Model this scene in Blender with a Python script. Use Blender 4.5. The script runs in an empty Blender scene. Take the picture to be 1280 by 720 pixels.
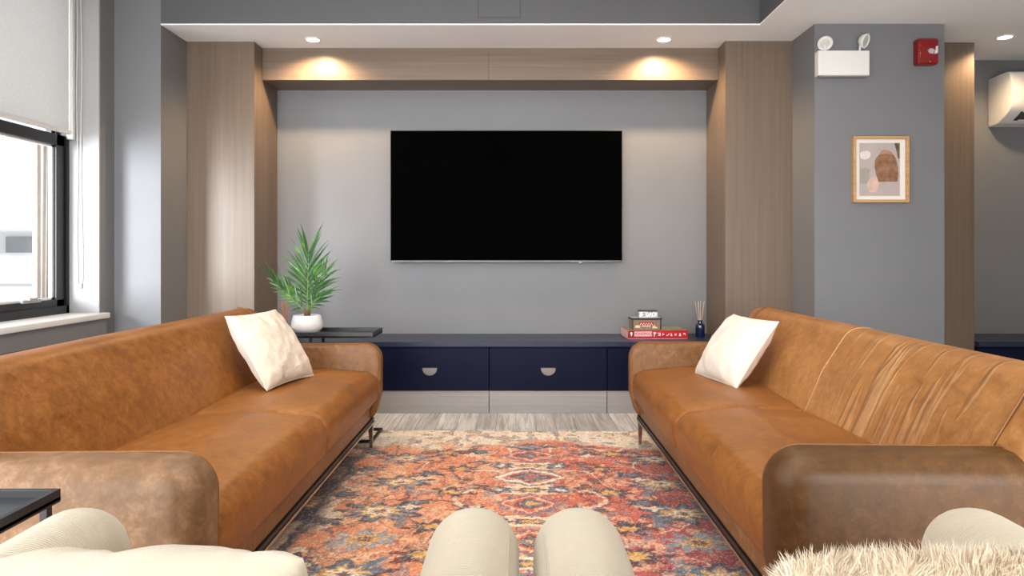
import bpy, bmesh, math, random
import numpy as np
from mathutils import Vector, Matrix, noise

random.seed(7)
sc = bpy.context.scene
COL = sc.collection
R = math.radians
L709 = lambda c: tuple(((v/255.0)/12.92 if v/255.0 <= 0.04045 else ((v/255.0+0.055)/1.055)**2.4) for v in c)

# ------------------------------------------------------------------ materials
class NT:
    """small helper around a node tree"""
    def __init__(self, name):
        self.m = bpy.data.materials.new(name); self.m.use_nodes = True
        self.t = self.m.node_tree; self.t.nodes.clear()
        self.out = self.n('ShaderNodeOutputMaterial')
    def n(self, typ, **kw):
        nd = self.t.nodes.new(typ)
        for k, v in kw.items():
            if hasattr(nd, k): setattr(nd, k, v)
        return nd
    def l(self, a, b): self.t.links.new(a, b)
    def val(self, sock, v):
        if hasattr(v, 'is_output') or hasattr(v, 'links'): self.l(v, sock)
        else: sock.default_value = v
    def coords(self, scale=(1, 1, 1), rot=(0, 0, 0), kind='Object'):
        tc = self.n('ShaderNodeTexCoord'); mp = self.n('ShaderNodeMapping')
        mp.inputs['Scale'].default_value = scale; mp.inputs['Rotation'].default_value = rot
        self.l(tc.outputs[kind], mp.inputs['Vector']); return mp.outputs['Vector']
    def noise(self, vec, scale, detail=4, rough=.55, dist=0):
        nd = self.n('ShaderNodeTexNoise'); self.l(vec, nd.inputs['Vector'])
        nd.inputs['Scale'].default_value = scale; nd.inputs['Detail'].default_value = detail
        nd.inputs['Roughness'].default_value = rough; nd.inputs['Distortion'].default_value = dist
        return nd.outputs['Fac']
    def ramp(self, fac, stops):
        nd = self.n('ShaderNodeValToRGB'); self.l(fac, nd.inputs['Fac'])
        e = nd.color_ramp.elements
        while len(e) < len(stops): e.new(.5)
        for el, (p, c) in zip(e, stops):
            el.position = p
            el.color = (c, c, c, 1) if isinstance(c, (int, float)) else (*c, 1)
        return nd.outputs['Color']
    def mix(self, fac, a, b, mode='MIX'):
        nd = self.n('ShaderNodeMix'); nd.data_type = 'RGBA'; nd.blend_type = mode
        self.val(nd.inputs[0], fac)
        for s, v in ((nd.inputs[6], a), (nd.inputs[7], b)):
            if isinstance(v, tuple): s.default_value = (*v[:3], 1)
            else: self.l(v, s)
        return nd.outputs[2]
    def math(self, op, a, b=0.0):
        nd = self.n('ShaderNodeMath'); nd.operation = op
        self.val(nd.inputs[0], a); self.val(nd.inputs[1], b); return nd.outputs[0]
    def bump(self, h, strength=.2, dist=.01, normal=None):
        nd = self.n('ShaderNodeBump'); self.l(h, nd.inputs['Height'])
        nd.inputs['Strength'].default_value = strength; nd.inputs['Distance'].default_value = dist
        if normal is not None: self.l(normal, nd.inputs['Normal'])
        return nd.outputs['Normal']
    def bsdf(self, color, rough=.5, metallic=0, spec=.5, normal=None, **kw):
        b = self.n('ShaderNodeBsdfPrincipled')
        if isinstance(color, tuple): b.inputs['Base Color'].default_value = (*color[:3], 1)
        else: self.l(color, b.inputs['Base Color'])
        self.val(b.inputs['Roughness'], rough); b.inputs['Metallic'].default_value = metallic
        b.inputs['Specular IOR Level'].default_value = spec
        if normal is not None: self.l(normal, b.inputs['Normal'])
        for k, v in kw.items():
            nm = k.replace('_', ' ')
            if isinstance(v, tuple): b.inputs[nm].default_value = (*v[:3], 1)
            else: b.inputs[nm].default_value = v
        self.l(b.outputs[0], self.out.inputs['Surface']); return b

def simple(name, col, rough=.5, metallic=0, spec=.5, var=.06, scale=20, bump=0):
    t = NT(name); v = t.coords()
    f = t.noise(v, scale, 3)
    lo = tuple(c*(1-var) for c in col); hi = tuple(min(1, c*(1+var)) for c in col)
    c = t.ramp(f, [(.3, lo), (.7, hi)])
    nm = t.bump(t.noise(v, scale*12, 2), bump, .002) if bump else None
    t.bsdf(c, rough, metallic, spec, nm); return t.m

def wood(name, dark, light, scale=(60, 60, 1.2), rough=.42, spec=.4):
    t = NT(name)
    g = t.noise(t.coords(scale), 1.0, 6, .65)
    h = t.noise(t.coords((scale[0]*.12, scale[1]*.12, scale[2]*.5)), 1.0, 3)
    f = t.mix(.35, g, h)
    c = t.ramp(f, [(.32, dark), (.68, light)])
    t.bsdf(c, rough, 0, spec, t.bump(g, .08, .002)); return t.m

def leather(name, crease=False, dark=(.11, .036, .005), mid=(.285, .102, .018), lite=(.44, .185, .045)):
    t = NT(name); v = t.coords()
    big = t.noise(v, 2.6, 3, .5, .4)
    med = t.noise(v, 25, 9, .76, .35)
    f = t.mix(.70, big, med)
    c = t.ramp(f, [(.30, dark), (.52, mid), (.74, lite)])
    # pale scuffs and scratches
    scr = t.ramp(t.noise(t.coords((9, 22, 6), (.3, .5, .8)), 1.6, 6, .7, 1.6), [(.66, 0.0), (.80, 1.0)])
    scf = t.math('MULTIPLY', scr, .30)
    c = t.mix(scf, c, tuple(min(1, x*1.25+.02) for x in lite))
    ro = t.ramp(med, [(.3, .37), (.7, .52)])
    vor = t.n('ShaderNodeTexVoronoi'); vor.feature = 'DISTANCE_TO_EDGE'
    t.l(v, vor.inputs['Vector']); vor.inputs['Scale'].default_value = 260
    nm = t.bump(vor.outputs['Distance'], .10, .0012)
    nm = t.bump(t.noise(v, 26, 4, .6), .12, .006, nm)
    if crease:
        # stretched folds of the slept-in half, fading towards the seam
        w = t.noise(t.coords((17, 2.0, 1.7), (0, R(-14), 0)), 1.0, 2, .5, .35)
        wv = t.ramp(w, [(.45, 0.0), (.62, 1.0)])
        sep = t.n('ShaderNodeSeparateXYZ'); tc = t.n('ShaderNodeTexCoord'); t.l(tc.outputs['Object'], sep.inputs[0])
        mr = t.n('ShaderNodeMapRange'); t.l(sep.outputs['X'], mr.inputs['Value'])
        mr.inputs['From Min'].default_value = .05; mr.inputs['From Max'].default_value = .35
        m2 = t.n('ShaderNodeMapRange'); t.l(sep.outputs['X'], m2.inputs['Value'])
        m2.inputs['From Min'].default_value = .90; m2.inputs['From Max'].default_value = .80
        k = t.math('MULTIPLY', mr.outputs[0], m2.outputs[0])
        h = t.math('MULTIPLY', wv, k)
        nm = t.bump(h, 1.0, .015, nm)
        c = t.mix(t.math('MULTIPLY', h, .34), c, (.60, .37, .19))
    t.bsdf(c, ro, 0, .36, nm); return t.m

def fabric(name, col, scale=500, strength=.25, var=.08, rough=.9, sheen=.3, rib=False):
    t = NT(name); v = t.coords()
    lo = tuple(c*(1-var) for c in col); hi = tuple(min(1, c*(1+var)) for c in col)
    c = t.ramp(t.noise(v, 9, 6, .7), [(.3, lo), (.7, hi)])
    if rib:
        w = t.n('ShaderNodeTexWave'); w.wave_type = 'BANDS'; w.bands_direction = 'Y'
        t.l(v, w.inputs['Vector']); w.inputs['Scale'].default_value = 62
        w.inputs['Distortion'].default_value = .6; w.inputs['Detail'].default_value = 1
        h = t.mix(.35, w.outputs['Fac'], t.noise(v, scale, 2))
        c = t.mix(t.math('MULTIPLY', w.outputs['Fac'], .22), c, tuple(x*.6 for x in col))
    else:
        h = t.noise(v, scale, 3, .7)
    t.bsdf(c, rough, 0, .2, t.bump(h, strength, .004), Sheen_Weight=sheen); return t.m

M = {}
M['wall'] = simple('grey wall paint', (.190, .193, .203), .62, 0, .35, .03, 3, .03)
M['wall_shaded'] = simple('shaded grey bulkhead paint', (.105, .106, .110), .65, 0, .3, .03, 3, .03)  # same grey as the walls, darkened to carry the shade up there
M['white_paint'] = simple('white ceiling paint', (.88, .88, .88), .85, 0, .1, .02, 3)
M['jamb'] = simple('lit grey jamb paint', (.40, .40, .41), .55, 0, .35, .03, 3)  # wall grey made paler, holds the window light falling on it
M['sill_white'] = simple('white sill paint', (.78, .78, .78), .4, 0, .4, .02, 8)
M['panel_wood'] = wood('taupe wood laminate', (.132, .094, .066), (.195, .145, .107), (90, 90, 1.2))
M['beam_wood'] = wood('taupe wood laminate level', (.132, .094, .066), (.195, .145, .107), (1.2, 90, 90))
M['toe_wood'] = wood('grey brown toe board', (.31, .285, .265), (.40, .37, .35), (1.2, 60, 60))
M['navy'] = simple('navy lacquer', (.0055, .0080, .026), .42, 0, .09, .08, 6)
M['navy_top'] = simple('navy worktop', (.020, .028, .055), .32, 0, .35, .06, 6)
M['pewter'] = simple('pewter handle', (.24, .23, .22), .38, 1, .5, .1, 60)
M['gap'] = simple('dark reveal', (.006, .006, .008), .8)
M['black_metal'] = simple('black powder coated steel', (.012, .013, .015), .42, 0, .5, .1, 40)
M['black_tray'] = simple('black tray surface', (.016, .020, .028), .33, 0, .6, .15, 14)
M['chrome'] = simple('bronze chrome', (.50, .42, .36), .22, 1, .5, .08, 30)
M['leather'] = leather('caramel leather')
M['leather_crease'] = leather('creased caramel leather', True, (.19, .075, .018), (.365, .160, .048), (.53, .275, .105))  # sheen on the backrest put into the paler base colours
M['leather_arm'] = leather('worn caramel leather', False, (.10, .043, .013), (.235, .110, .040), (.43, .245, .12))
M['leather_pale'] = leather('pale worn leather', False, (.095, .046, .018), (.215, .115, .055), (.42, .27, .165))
M['leather_shaded'] = leather('shaded brown leather', False, (.045, .019, .004), (.098, .042, .010), (.20, .100, .036))  # arm leather with the shadow on its near face put into the colour
M['piping'] = simple('leather seam piping', (.44, .22, .085), .5, 0, .4, .1, 60)
M['seam_dark'] = simple('dark leather piping', (.22, .085, .02), .5, 0, .4, .1, 60)
M['chenille'] = fabric('beige chenille', (.70, .60, .48), 70, 1.0, .18)
M['linen'] = fabric('ivory linen', (.74, .67, .58), 420, .25, .05)
M['linen_back'] = fabric('ivory linen back', (.70, .56, .44), 420, .25, .05)
M['velvet'] = fabric('cream quilted cotton', (.53, .455, .35), 300, .3, .10)
M['chair'] = fabric('oatmeal ribbed upholstery', (.51, .445, .335), 700, .35, .06, rib=True)
M['chair_seam'] = fabric('oatmeal seam', (.42, .36, .27), 700, .3, .06)
M['dark_wood'] = wood('dark chair leg wood', (.03, .018, .01), (.06, .035, .02))
M['ceramic'] = simple('white ceramic', (.80, .79, .77), .28, 0, .5, .02, 8)
M['soil'] = simple('dark soil', (.03, .02, .014), .95, 0, .1, .4, 60, .5)
M['stem'] = simple('brown palm stem', (.16, .075, .035), .7, 0, .3, .3, 40)
M['white_plastic'] = simple('white plastic', (.80, .79, .77), .35, 0, .5, .01, 5)
M['lens_white'] = simple('frosted lamp face', (.62, .60, .54), .25, 0, .6, .06, 40)
M['grey_plastic'] = simple('grey plastic', (.30, .31, .32), .45)
M['red_plastic'] = simple('red plastic', (.22, .004, .006), .3, 0, .5, .05, 10)
M['strobe'] = simple('clear strobe', (.70, .70, .68), .12, .6, .8, .25, 90)
M['oak'] = wood('light oak frame', (.42, .24, .10), (.62, .39, .19), (1.5, 60, 60), .5)
M['mat_board'] = simple('ivory mat board', (.80, .76, .71), .8, 0, .2, .01, 8)
M['art_ground'] = simple('dusty lilac print', (.47, .40, .38), .7, 0, .2, .05, 12)
M['art_brown'] = simple('brown print shape', (.28, .145, .085), .7, 0, .2, .30, 30)
M['art_cap'] = simple('tan print shape', (.42, .26, .17), .7, 0, .2, .12, 30)
M['art_cream'] = simple('cream print shape', (.70, .66, .60), .7, 0, .2, .04, 30)
M['art_grey'] = simple('sage print shape', (.36, .33, .28), .7, 0, .2, .12, 30)
M['art_pink'] = simple('peach print shape', (.66, .46, .38), .7, 0, .2, .12, 20)
M['art_dark'] = simple('umber print shape', (.14, .10, .075), .7, 0, .2, .5, 50)
M['box_red'] = simple('red game box card', (.55, .010, .022), .35, 0, .5, .05, 8)
M['box_dark_red'] = simple('dark red card', (.16, .006, .010), .4)
M['box_pink'] = simple('pink white card', (.72, .48, .50), .45, 0, .4, .1, 60)
M['print_white'] = simple('white print', (.84, .82, .80), .5, 0, .3, .03, 20)
M['print_red'] = simple('red print', (.42, .02, .015), .5, 0, .3, .06, 30)
M['print_yellow'] = simple('pale yellow print', (.74, .62, .34), .5, 0, .3, .2, 50)
M['print_black'] = simple('black print', (.015, .014, .014), .5)
M['box_green'] = simple('green game print', (.20, .27, .13), .5, 0, .4, .45, 40)
M['crate'] = wood('brown slat print', (.16, .10, .065), (.34, .235, .16), (75, 4, 2), .5)
M['box_silver'] = simple('silver card', (.46, .46, .45), .35, .2, .5, .3, 90)
M['reed'] = simple('natural reed', (.60, .42, .30), .7)
M['reed_dark'] = simple('rust reed', (.30, .10, .035), .7)
M['tv_body'] = simple('black tv plastic', (.008, .008, .009), .4)
M['tv_chin'] = simple('tv metal edge', (.07, .07, .075), .4, .6, .5, .4, 3)
M['building'] = simple('white render', (.48, .48, .485), .9, 0, .1, .03, 1)
M['building_band'] = simple('grey cladding band', (.30, .30, .295), .8, 0, .1, .05, 1)
M['building_glass'] = simple('grey window band', (.10, .11, .115), .25, 0, .5, .2, 1)
M['net'] = fabric('taupe net drape', (.30, .26, .23), 200, .2, .15)
M['cord'] = simple('white bead cord', (.70, .70, .68), .5)

t = NT('tv glass'); v = t.coords()
t.bsdf(t.ramp(t.noise(v, 2, 1), [(.3, (.0008, .0009, .0010)), (.7, (.0011, .0012, .0013))]), .10, 0, .0); M['tv_screen'] = t.m

t = NT('blue glass'); v = t.coords()
t.bsdf(t.ramp(t.noise(v, 6, 1), [(.3, (.006, .009, .045)), (.7, (.012, .018, .08))]), .07, 0, .6, None, Coat_Weight=.4); M['blue_glass'] = t.m
t = NT('dark bottle glass'); v = t.coords()
t.bsdf(t.ramp(t.noise(v, 6, 1), [(.3, (.010, .008, .008)), (.7, (.02, .015, .012))]), .10, 0, .6); M['dark_glass'] = t.m

# window glass: mostly see-through with a fresnel sheen
t = NT('window glass'); tr = t.n('ShaderNodeBsdfTransparent'); gl = t.n('ShaderNodeBsdfGlossy'); mx = t.n('ShaderNodeMixShader')
gl.inputs['Roughness'].default_value = .02; fr = t.n('ShaderNodeFresnel'); fr.inputs[0].default_value = 1.18
nz = t.ramp(t.noise(t.coords(), 1.5, 1), [(0, .95), (1, .98)]); t.l(nz, tr.inputs['Color'])
t.l(fr.outputs[0], mx.inputs[0]); t.l(tr.outputs[0], mx.inputs[1]); t.l(gl.outputs[0], mx.inputs[2]); t.l(mx.outputs[0], t.out.inputs['Surface']); M['glass'] = t.m

# roller blind cloth: lets daylight glow through
t = NT('white blind cloth'); v = t.coords()
c = t.ramp(t.noise(v, 160, 3, .7), [(.3, (.66, .66, .65)), (.7, (.78, .78, .77))])
d = t.n('ShaderNodeBsdfDiffuse'); tl = t.n('ShaderNodeBsdfTranslucent'); mx = t.n('ShaderNodeMixShader'); mx.inputs[0].default_value = .42
t.l(c, d.inputs['Color']); t.l(c, tl.inputs['Color']); t.l(d.outputs[0], mx.inputs[1]); t.l(tl.outputs[0], mx.inputs[2]); t.l(mx.outputs[0], t.out.inputs['Surface']); M['blind'] = t.m

# plank floor
t = NT('grey wood plank floor')
br = t.n('ShaderNodeTexBrick'); t.l(t.coords((1, 1, 1), (0, 0, R(90))), br.inputs['Vector'])
br.offset = .37; br.inputs['Scale'].default_value = 1; br.inputs['Brick Width'].default_value = 1.2; br.inputs['Row Height'].default_value = .12
br.inputs['Mortar Size'].default_value = .0015; br.inputs['Bias'].default_value = 0
br.inputs['Color1'].default_value = (.52, .515, .515, 1); br.inputs['Color2'].default_value = (.78, .78, .785, 1); br.inputs['Mortar'].default_value = (.14, .13, .125, 1)
g = t.noise(t.coords((42, 2.2, 1)), 1.0, 6, .7, .8)
st = t.ramp(g, [(.34, (.42, .40, .38)), (.52, (.85, .84, .83)), (.70, (1.15, 1.14, 1.12))])
c = t.mix(.9, br.outputs['Color'], st, 'MULTIPLY')
t.bsdf(c, .42, 0, .45, t.bump(g, .12, .002)); M['floor'] = t.m

# rug: woven colours stored per knot
t = NT('woven rug pile'); at = t.n('ShaderNodeAttribute'); at.attribute_name = 'knot'
v = t.coords(); nz = t.noise(v, 420, 2, .7)
c = t.mix(.55, at.outputs['Color'], t.ramp(nz, [(.3, .45), (.7, 1.35)]), 'MULTIPLY')
t.bsdf(c, .95, 0, .1, t.bump(nz, .5, .006), Sheen_Weight=.25); M['rug'] = t.m

# brick pier outside
t = NT('pale brick'); br = t.n('ShaderNodeTexBrick'); t.l(t.coords((1, 1, 1), (R(90), 0, 0)), br.inputs['Vector'])
br.inputs['Scale'].default_value = 1; br.inputs['Brick Width'].default_value = .2; br.inputs['Row Height'].default_value = .065; br.inputs['Mortar Size'].default_value = .006
br.inputs['Color1'].default_value = (.52, .42, .36, 1); br.inputs['Color2'].default_value = (.60, .50, .43, 1); br.inputs['Mortar'].default_value = (.66, .62, .58, 1)
t.bsdf(br.outputs['Color'], .9, 0, .1); M['brick'] = t.m

# palm leaf
t = NT('palm leaf'); v = t.coords()
c = t.ramp(t.noise(v, 16, 4, .6), [(.30, (.010, .050, .008)), (.5, (.020, .100, .012)), (.70, (.10, .26, .035))])
t.bsdf(c, .32, 0, .5); M['leaf'] = t.m
M['rachis'] = simple('leaf midrib', (.16, .28, .07), .5)

# lit lamp face of downlights
t = NT('downlight lens'); e = t.n('ShaderNodeEmission'); t.l(t.ramp(t.noise(t.coords(), 3, 1), [(0, (1, .93, .82)), (1, (1, .95, .86))]), e.inputs['Color'])
e.inputs['Strength'].default_value = 14; t.l(e.outputs[0], t.out.inputs['Surface']); M['lens'] = t.m

M['fur'] = fabric('cream long pile', (.77, .66, .51), 60, .2, .08, .9, .4)

# ------------------------------------------------------------------ object helpers
def link(o, parent=None):
    COL.objects.link(o)
    if parent is not None: o.parent = parent
    return o
def finish(name, bm, mat, parent=None, smooth=True, sharp=40):
    me = bpy.data.meshes.new(name)
    bmesh.ops.remove_doubles(bm, verts=bm.verts, dist=1e-6)
    bmesh.ops.recalc_face_normals(bm, faces=bm.faces)
    if smooth:
        for f in bm.faces: f.smooth = True
        for e in bm.edges:
            if len(e.link_faces) == 2 and e.calc_face_angle(0) > R(sharp): e.smooth = False
    bm.to_mesh(me); bm.free()
    o = bpy.data.objects.new(name, me)
    for m_ in (mat if isinstance(mat, (list, tuple)) else [mat]): me.materials.append(m_)
    return link(o, parent)
def tag(o, label, cat=None, group=None, kind=None):
    o['label'] = label
    if cat: o['category'] = cat
    if group: o['group'] = group
    if kind: o['kind'] = kind
    return o
def thing(name, label, cat, loc=(0, 0, 0), rz=0, group=None):
    o = bpy.data.objects.new(name, None); o.empty_display_size = .1
    o.location = loc; o.rotation_euler = (0, 0, rz); link(o)
    return tag(o, label, cat, group)
def dup(root, loc, rz=None, label=None):
    r = root.copy(); COL.objects.link(r); r.location = loc
    if rz is not None: r.rotation_euler = (0, 0, rz)
    if label: r['label'] = label
    for ch in list(root.children):
        c = ch.copy(); COL.objects.link(c); c.parent = r
        for g_ in list(ch.children):
            d_ = g_.copy(); COL.objects.link(d_); d_.parent = c
    return r

def box(bm, x0, x1, y0, y1, z0, z1, bev=0, seg=2):
    r = bmesh.ops.create_cube(bm, size=1)
    vs = r['verts']
    for v_ in vs:
        v_.co = Vector(((x0+x1)/2+v_.co.x*(x1-x0), (y0+y1)/2+v_.co.y*(y1-y0), (z0+z1)/2+v_.co.z*(z1-z0)))
    if bev:
        es = list({e for v_ in vs for e in v_.link_edges})
        bmesh.ops.bevel(bm, geom=es, offset=bev, segments=seg, affect='EDGES', profile=.5)
    return bm
def newbox(*a, **k): return box(bmesh.new(), *a, **k)

def rounded(corners, seg=6, space=None):
    """closed polygon with filleted corners [(x,y,r)] -> list of 2D points"""
    n = len(corners); out = []
    for i in range(n):
        x, y, r = corners[i]; p = Vector((x, y))
        if r <= 0: out.append(p); continue
        a = Vector(corners[i-1][:2]); b = Vector(corners[(i+1) % n][:2])
        d1 = (a-p); d2 = (b-p); l1, l2 = d1.length, d2.length; d1.normalize(); d2.normalize()
        ang = d1.angle(d2); tl = min(r/math.tan(ang/2), l1*.49, l2*.49); rr = tl*math.tan(ang/2)
        bis = (d1+d2).normalized(); c = p+bis*(rr/math.sin(ang/2))
        s = p+d1*tl-c; e = p+d2*tl-c
        a0 = math.atan2(s.y, s.x); a1 = math.atan2(e.y, e.x); da = a1-a0
        while da > math.pi: da -= 2*math.pi
        while da < -math.pi: da += 2*math.pi
        for k in range(seg+1):
            t_ = a0+da*k/seg; out.append(c+Vector((math.cos(t_), math.sin(t_)))*rr)
    if space:
        o2 = []
        for i, p in enumerate(out):
            q = out[(i+1) % len(out)]; m_ = max(1, int((q-p).length/space))
            for k in range(m_): o2.append(p.lerp(q, k/m_))
        out = o2
    return out
def ring_normals(pts):
    n = len(pts); area = sum(pts[i].x*pts[(i+1) % n].y-pts[(i+1) % n].x*pts[i].y for i in range(n))
    s = 1 if area > 0 else -1; res = []
    for i in range(n):
        d = (pts[(i+1) % n]-pts[i-1]); nn = Vector((d.y, -d.x))*s
        res.append(nn.normalized() if nn.length > 1e-9 else Vector((0, 0)))
    return res
def loft(bm, pts, u0, u1, r0=.02, r1=.02, seg=6, mid=1, fn=None, place=None):
    """sweep a closed profile from u0 to u1 with rounded end edges (radii r0, r1). place(u, a, b) -> 3D"""
    nr = ring_normals(pts); st = []
    for k in range(seg+1):
        a = math.pi/2*k/seg; st.append((u0+r0*(1-math.sin(a)) if False else u0+r0*(1-math.cos(a)), r0*(1-math.sin(a))))
    for k in range(1, mid): st.append((u0+r0+(u1-r1-u0-r0)*k/mid, 0))
    for k in range(seg+1):
        a = math.pi/2*(1-k/seg); st.append((u1-r1*(1-math.cos(a)), r1*(1-math.sin(a))))
    place = place or (lambda u, a, b: Vector((u, a, b)))
    rings = []
    for u, ins in st:
        ring = []
        for p, n_ in zip(pts, nr):
            q = p-n_*ins; c = place(u, q.x, q.y)
            if fn: c = fn(c)
            ring.append(bm.verts.new(c))
        rings.append(ring)
    m_ = len(pts)
    for a, b in zip(rings, rings[1:]):
        for i in range(m_):
            try: bm.faces.new((a[i], a[(i+1) % m_], b[(i+1) % m_], b[i]))
            except ValueError: pass
    for rr in (rings[0], rings[-1]):
        f = bm.faces.new(rr)
    return bm
def tube(bm, pts, r, n=8, cap=True, closed=False):
    pts = [Vector(p) for p in pts]; rings = []; up = Vector((0, 0, 1)); m_ = len(pts)
    rad = r if isinstance(r, (list, tuple)) else [r]*m_
    prev = None
    for i, p in enumerate(pts):
        if closed: d = pts[(i+1) % m_]-pts[i-1]
        else: d = pts[min(i+1, m_-1)]-pts[max(i-1, 0)]
        d.normalize()
        s = prev-d*prev.dot(d) if prev is not None else d.cross(up)
        if s.length < 1e-4: s = d.cross(Vector((1, 0, 0)))
        s.normalize(); prev = s; w = d.cross(s)
        rings.append([bm.verts.new(p+(s*math.cos(2*math.pi*k/n)+w*math.sin(2*math.pi*k/n))*rad[i]) for k in range(n)])
    for a, b in (zip(rings, rings[1:]+rings[:1]) if closed else zip(rings, rings[1:])):
        for k in range(n): bm.faces.new((a[k], a[(k+1) % n], b[(k+1) % n], b[k]))
    if cap and not closed:
        bm.faces.new(rings[0]); bm.faces.new(rings[-1])
    return bm
def lathe(bm, prof, n=40, c=(0, 0, 0)):
    rings = []
    for r, z in prof:
        if r < 1e-5: rings.append([bm.verts.new((c[0], c[1], c[2]+z))])
        else: rings.append([bm.verts.new((c[0]+r*math.cos(2*math.pi*k/n), c[1]+r*math.sin(2*math.pi*k/n), c[2]+z)) for k in range(n)])
    for a, b in zip(rings, rings[1:]):
        for k in range(n):
            k2 = (k+1) % n
            if len(a) == 1 and len(b) == 1: continue
            if len(a) == 1: bm.faces.new((a[0], b[k2], b[k]))
            elif len(b) == 1: bm.faces.new((a[k], a[k2], b[0]))
            else: bm.faces.new((a[k], a[k2], b[k2], b[k]))
    return bm
def plate(bm, pts, y, th=.001):
    """flat polygon in the xz plane, extruded toward -y"""
    a = [bm.verts.new((p[0], y, p[1])) for p in pts]; b = [bm.verts.new((p[0], y-th, p[1])) for p in pts]
    n = len(pts); bm.faces.new(a); bm.faces.new(b)
    for i in range(n): bm.faces.new((a[i], a[(i+1) % n], b[(i+1) % n], b[i]))
    return bm
def struct(name, bm, mat, label, cat, parent=None, smooth=False):
    o = finish(name, bm, mat, parent, smooth)
    return tag(o, label, cat, kind='structure')
def text(name, body, size, mat, loc, rot, parent, ext=.0006, align='CENTER'):
    cu = bpy.data.curves.new(name, 'FONT'); cu.body = body; cu.size = size; cu.extrude = ext
    cu.align_x = align; cu.align_y = 'CENTER'; cu.resolution_u = 3
    cu.materials.append(mat); tmp = bpy.data.objects.new(name+'_outline', cu); COL.objects.link(tmp)
    bpy.context.view_layer.update()
    me = bpy.data.meshes.new_from_object(tmp.evaluated_get(bpy.context.evaluated_depsgraph_get()))
    bpy.data.objects.remove(tmp); bpy.data.curves.remove(cu)
    o = bpy.data.objects.new(name, me); o.location = loc; o.rotation_euler = rot
    if not me.materials: me.materials.append(mat)
    return link(o, parent)

# ------------------------------------------------------------------ room shell
CL = 2.4226          # low ceiling
HC = 2.80            # high ceiling
YB = 4.88            # media wall
struct('floor', newbox(-2.75, 4.7, -3.1, 5.0, -.08, 0), M['floor'], 'pale grey wood plank floor', 'floor')
struct('ceiling', newbox(-2.75, 1.5, -3.1, 4.2, HC, HC+.1), M['white_paint'], 'high white ceiling over the seating', 'ceiling')
bm = newbox(-2.15, 1.475, 4.13, 5.0, CL, CL+.008); box(bm, 1.475, 4.7, -3.1, 5.0, CL, CL+.008)
struct('ceiling_soffit', bm, M['white_paint'], 'low white ceiling strip with recessed lights', 'ceiling')
bm = newbox(-2.15, 1.475, 4.13, 5.0, CL+.008, HC+.1); box(bm, 1.475, 4.7, -3.1, 5.0, CL+.008, HC+.1)
struct('wall_bulkhead', bm, M['wall_shaded'], 'grey painted bulkhead above the media niche', 'wall')
struct('wall_back', newbox(-2.75, 4.7, YB, 5.0, 0, CL), M['wall'], 'grey wall behind the television', 'wall')
bm = newbox(-2.75, -2.15, 4.13, YB, 0, CL); box(bm, -2.75, -2.15, 4.13, 5.0, CL, HC)
struct('wall_corner', bm, M['wall'], 'grey wall return beside the window', 'wall')
bm = newbox(-2.75, -2.431, -3.1, 4.13, 0, .66); box(bm, -2.75, -2.431, -3.1, 4.13, 2.62, HC)
box(bm, -2.75, -2.431, 3.99, 4.13, .66, 2.62); box(bm, -2.75, -2.431, -3.1, 2.50, .66, 2.62)
struct('wall_left', bm, M['wall'], 'grey window wall on the left', 'wall')
struct('wall_column', newbox(1.798, 2.58, 4.11, YB, 0, CL), M['wall'], 'grey column wall holding the picture and alarm', 'wall')
struct('wall_right', newbox(4.6, 4.7, -3.1, YB, 0, CL), M['wall'], 'grey wall at the far right', 'wall')
struct('wall_front', newbox(-2.75, 4.7, -3.2, -3.1, 0, HC), M['wall'], 'grey wall facing the television', 'wall')
struct('trim_1', newbox(-2.15, -1.707, 4.452, YB, 0, CL, bev=.002), M['panel_wood'], 'taupe wood pilaster left of the television', 'pilaster')
struct('trim_2', newbox(1.361, 1.798, 4.44, YB, 0, CL, bev=.002), M['panel_wood'], 'taupe wood pilaster right of the television', 'pilaster')
struct('trim_3', newbox(2.58, 3.003, 4.47, YB, 0, CL, bev=.002), M['panel_wood'], 'taupe wood pilaster beside the air conditioner', 'pilaster')
struct('trim_4', newbox(-1.707, -.1835, 4.59, YB, 2.207, CL, bev=.001), M['beam_wood'], 'left half of the taupe wood beam over the niche', 'beam')
struct('trim_5', newbox(-.1825, 1.361, 4.59, YB, 2.207, CL, bev=.001), M['beam_wood'], 'right half of the taupe wood beam over the niche', 'beam')

# access hatch in the bulkhead
hx0, hx1, hz0 = -.228, .026, 2.468
hatch = thing('access_hatch', 'flush grey access hatch in the bulkhead', 'hatch', (0, 0, 0))
finish('hatch_panel', newbox(hx0, hx1, 4.1285, 4.1297, hz0, 2.72), M['wall_shaded'], hatch, False)
bm = bmesh.new(); e = .0018
box(bm, hx0-e, hx0, 4.129, 4.1299, hz0-e, 2.72); box(bm, hx1, hx1+e, 4.129, 4.1299, hz0-e, 2.72); box(bm, hx0, hx1, 4.129, 4.1299, hz0-e, hz0)
finish('shadow_gap', bm, M['gap'], hatch, False)

# ------------------------------------------------------------------ window
win = thing('window_1', 'black framed sash window on the left wall', 'window', (-2.604, 3.2, .693)); win['kind'] = 'structure'
def W(bm, name, mat, smooth=False):
    bmesh.ops.translate(bm, verts=bm.verts, vec=(2.604, -3.2, -.693))
    return finish(name, bm, mat, win, smooth)
y0, y1, z0, z1 = 2.50, 3.99, .693, 2.62
bm = bmesh.new()
box(bm, -2.70, -2.604, y1-.035, y1, z0, z1); box(bm, -2.70, -2.604, y0, y0+.035, z0, z1)
box(bm, -2.70, -2.604, y0, y1, z0, z0+.045); box(bm, -2.70, -2.604, y0, y1, z1-.04, z1)
box(bm, -2.66, -2.650, y1-.06, y1-.035, z0, z1)
W(bm, 'window_frame', M['black_metal'])
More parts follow.
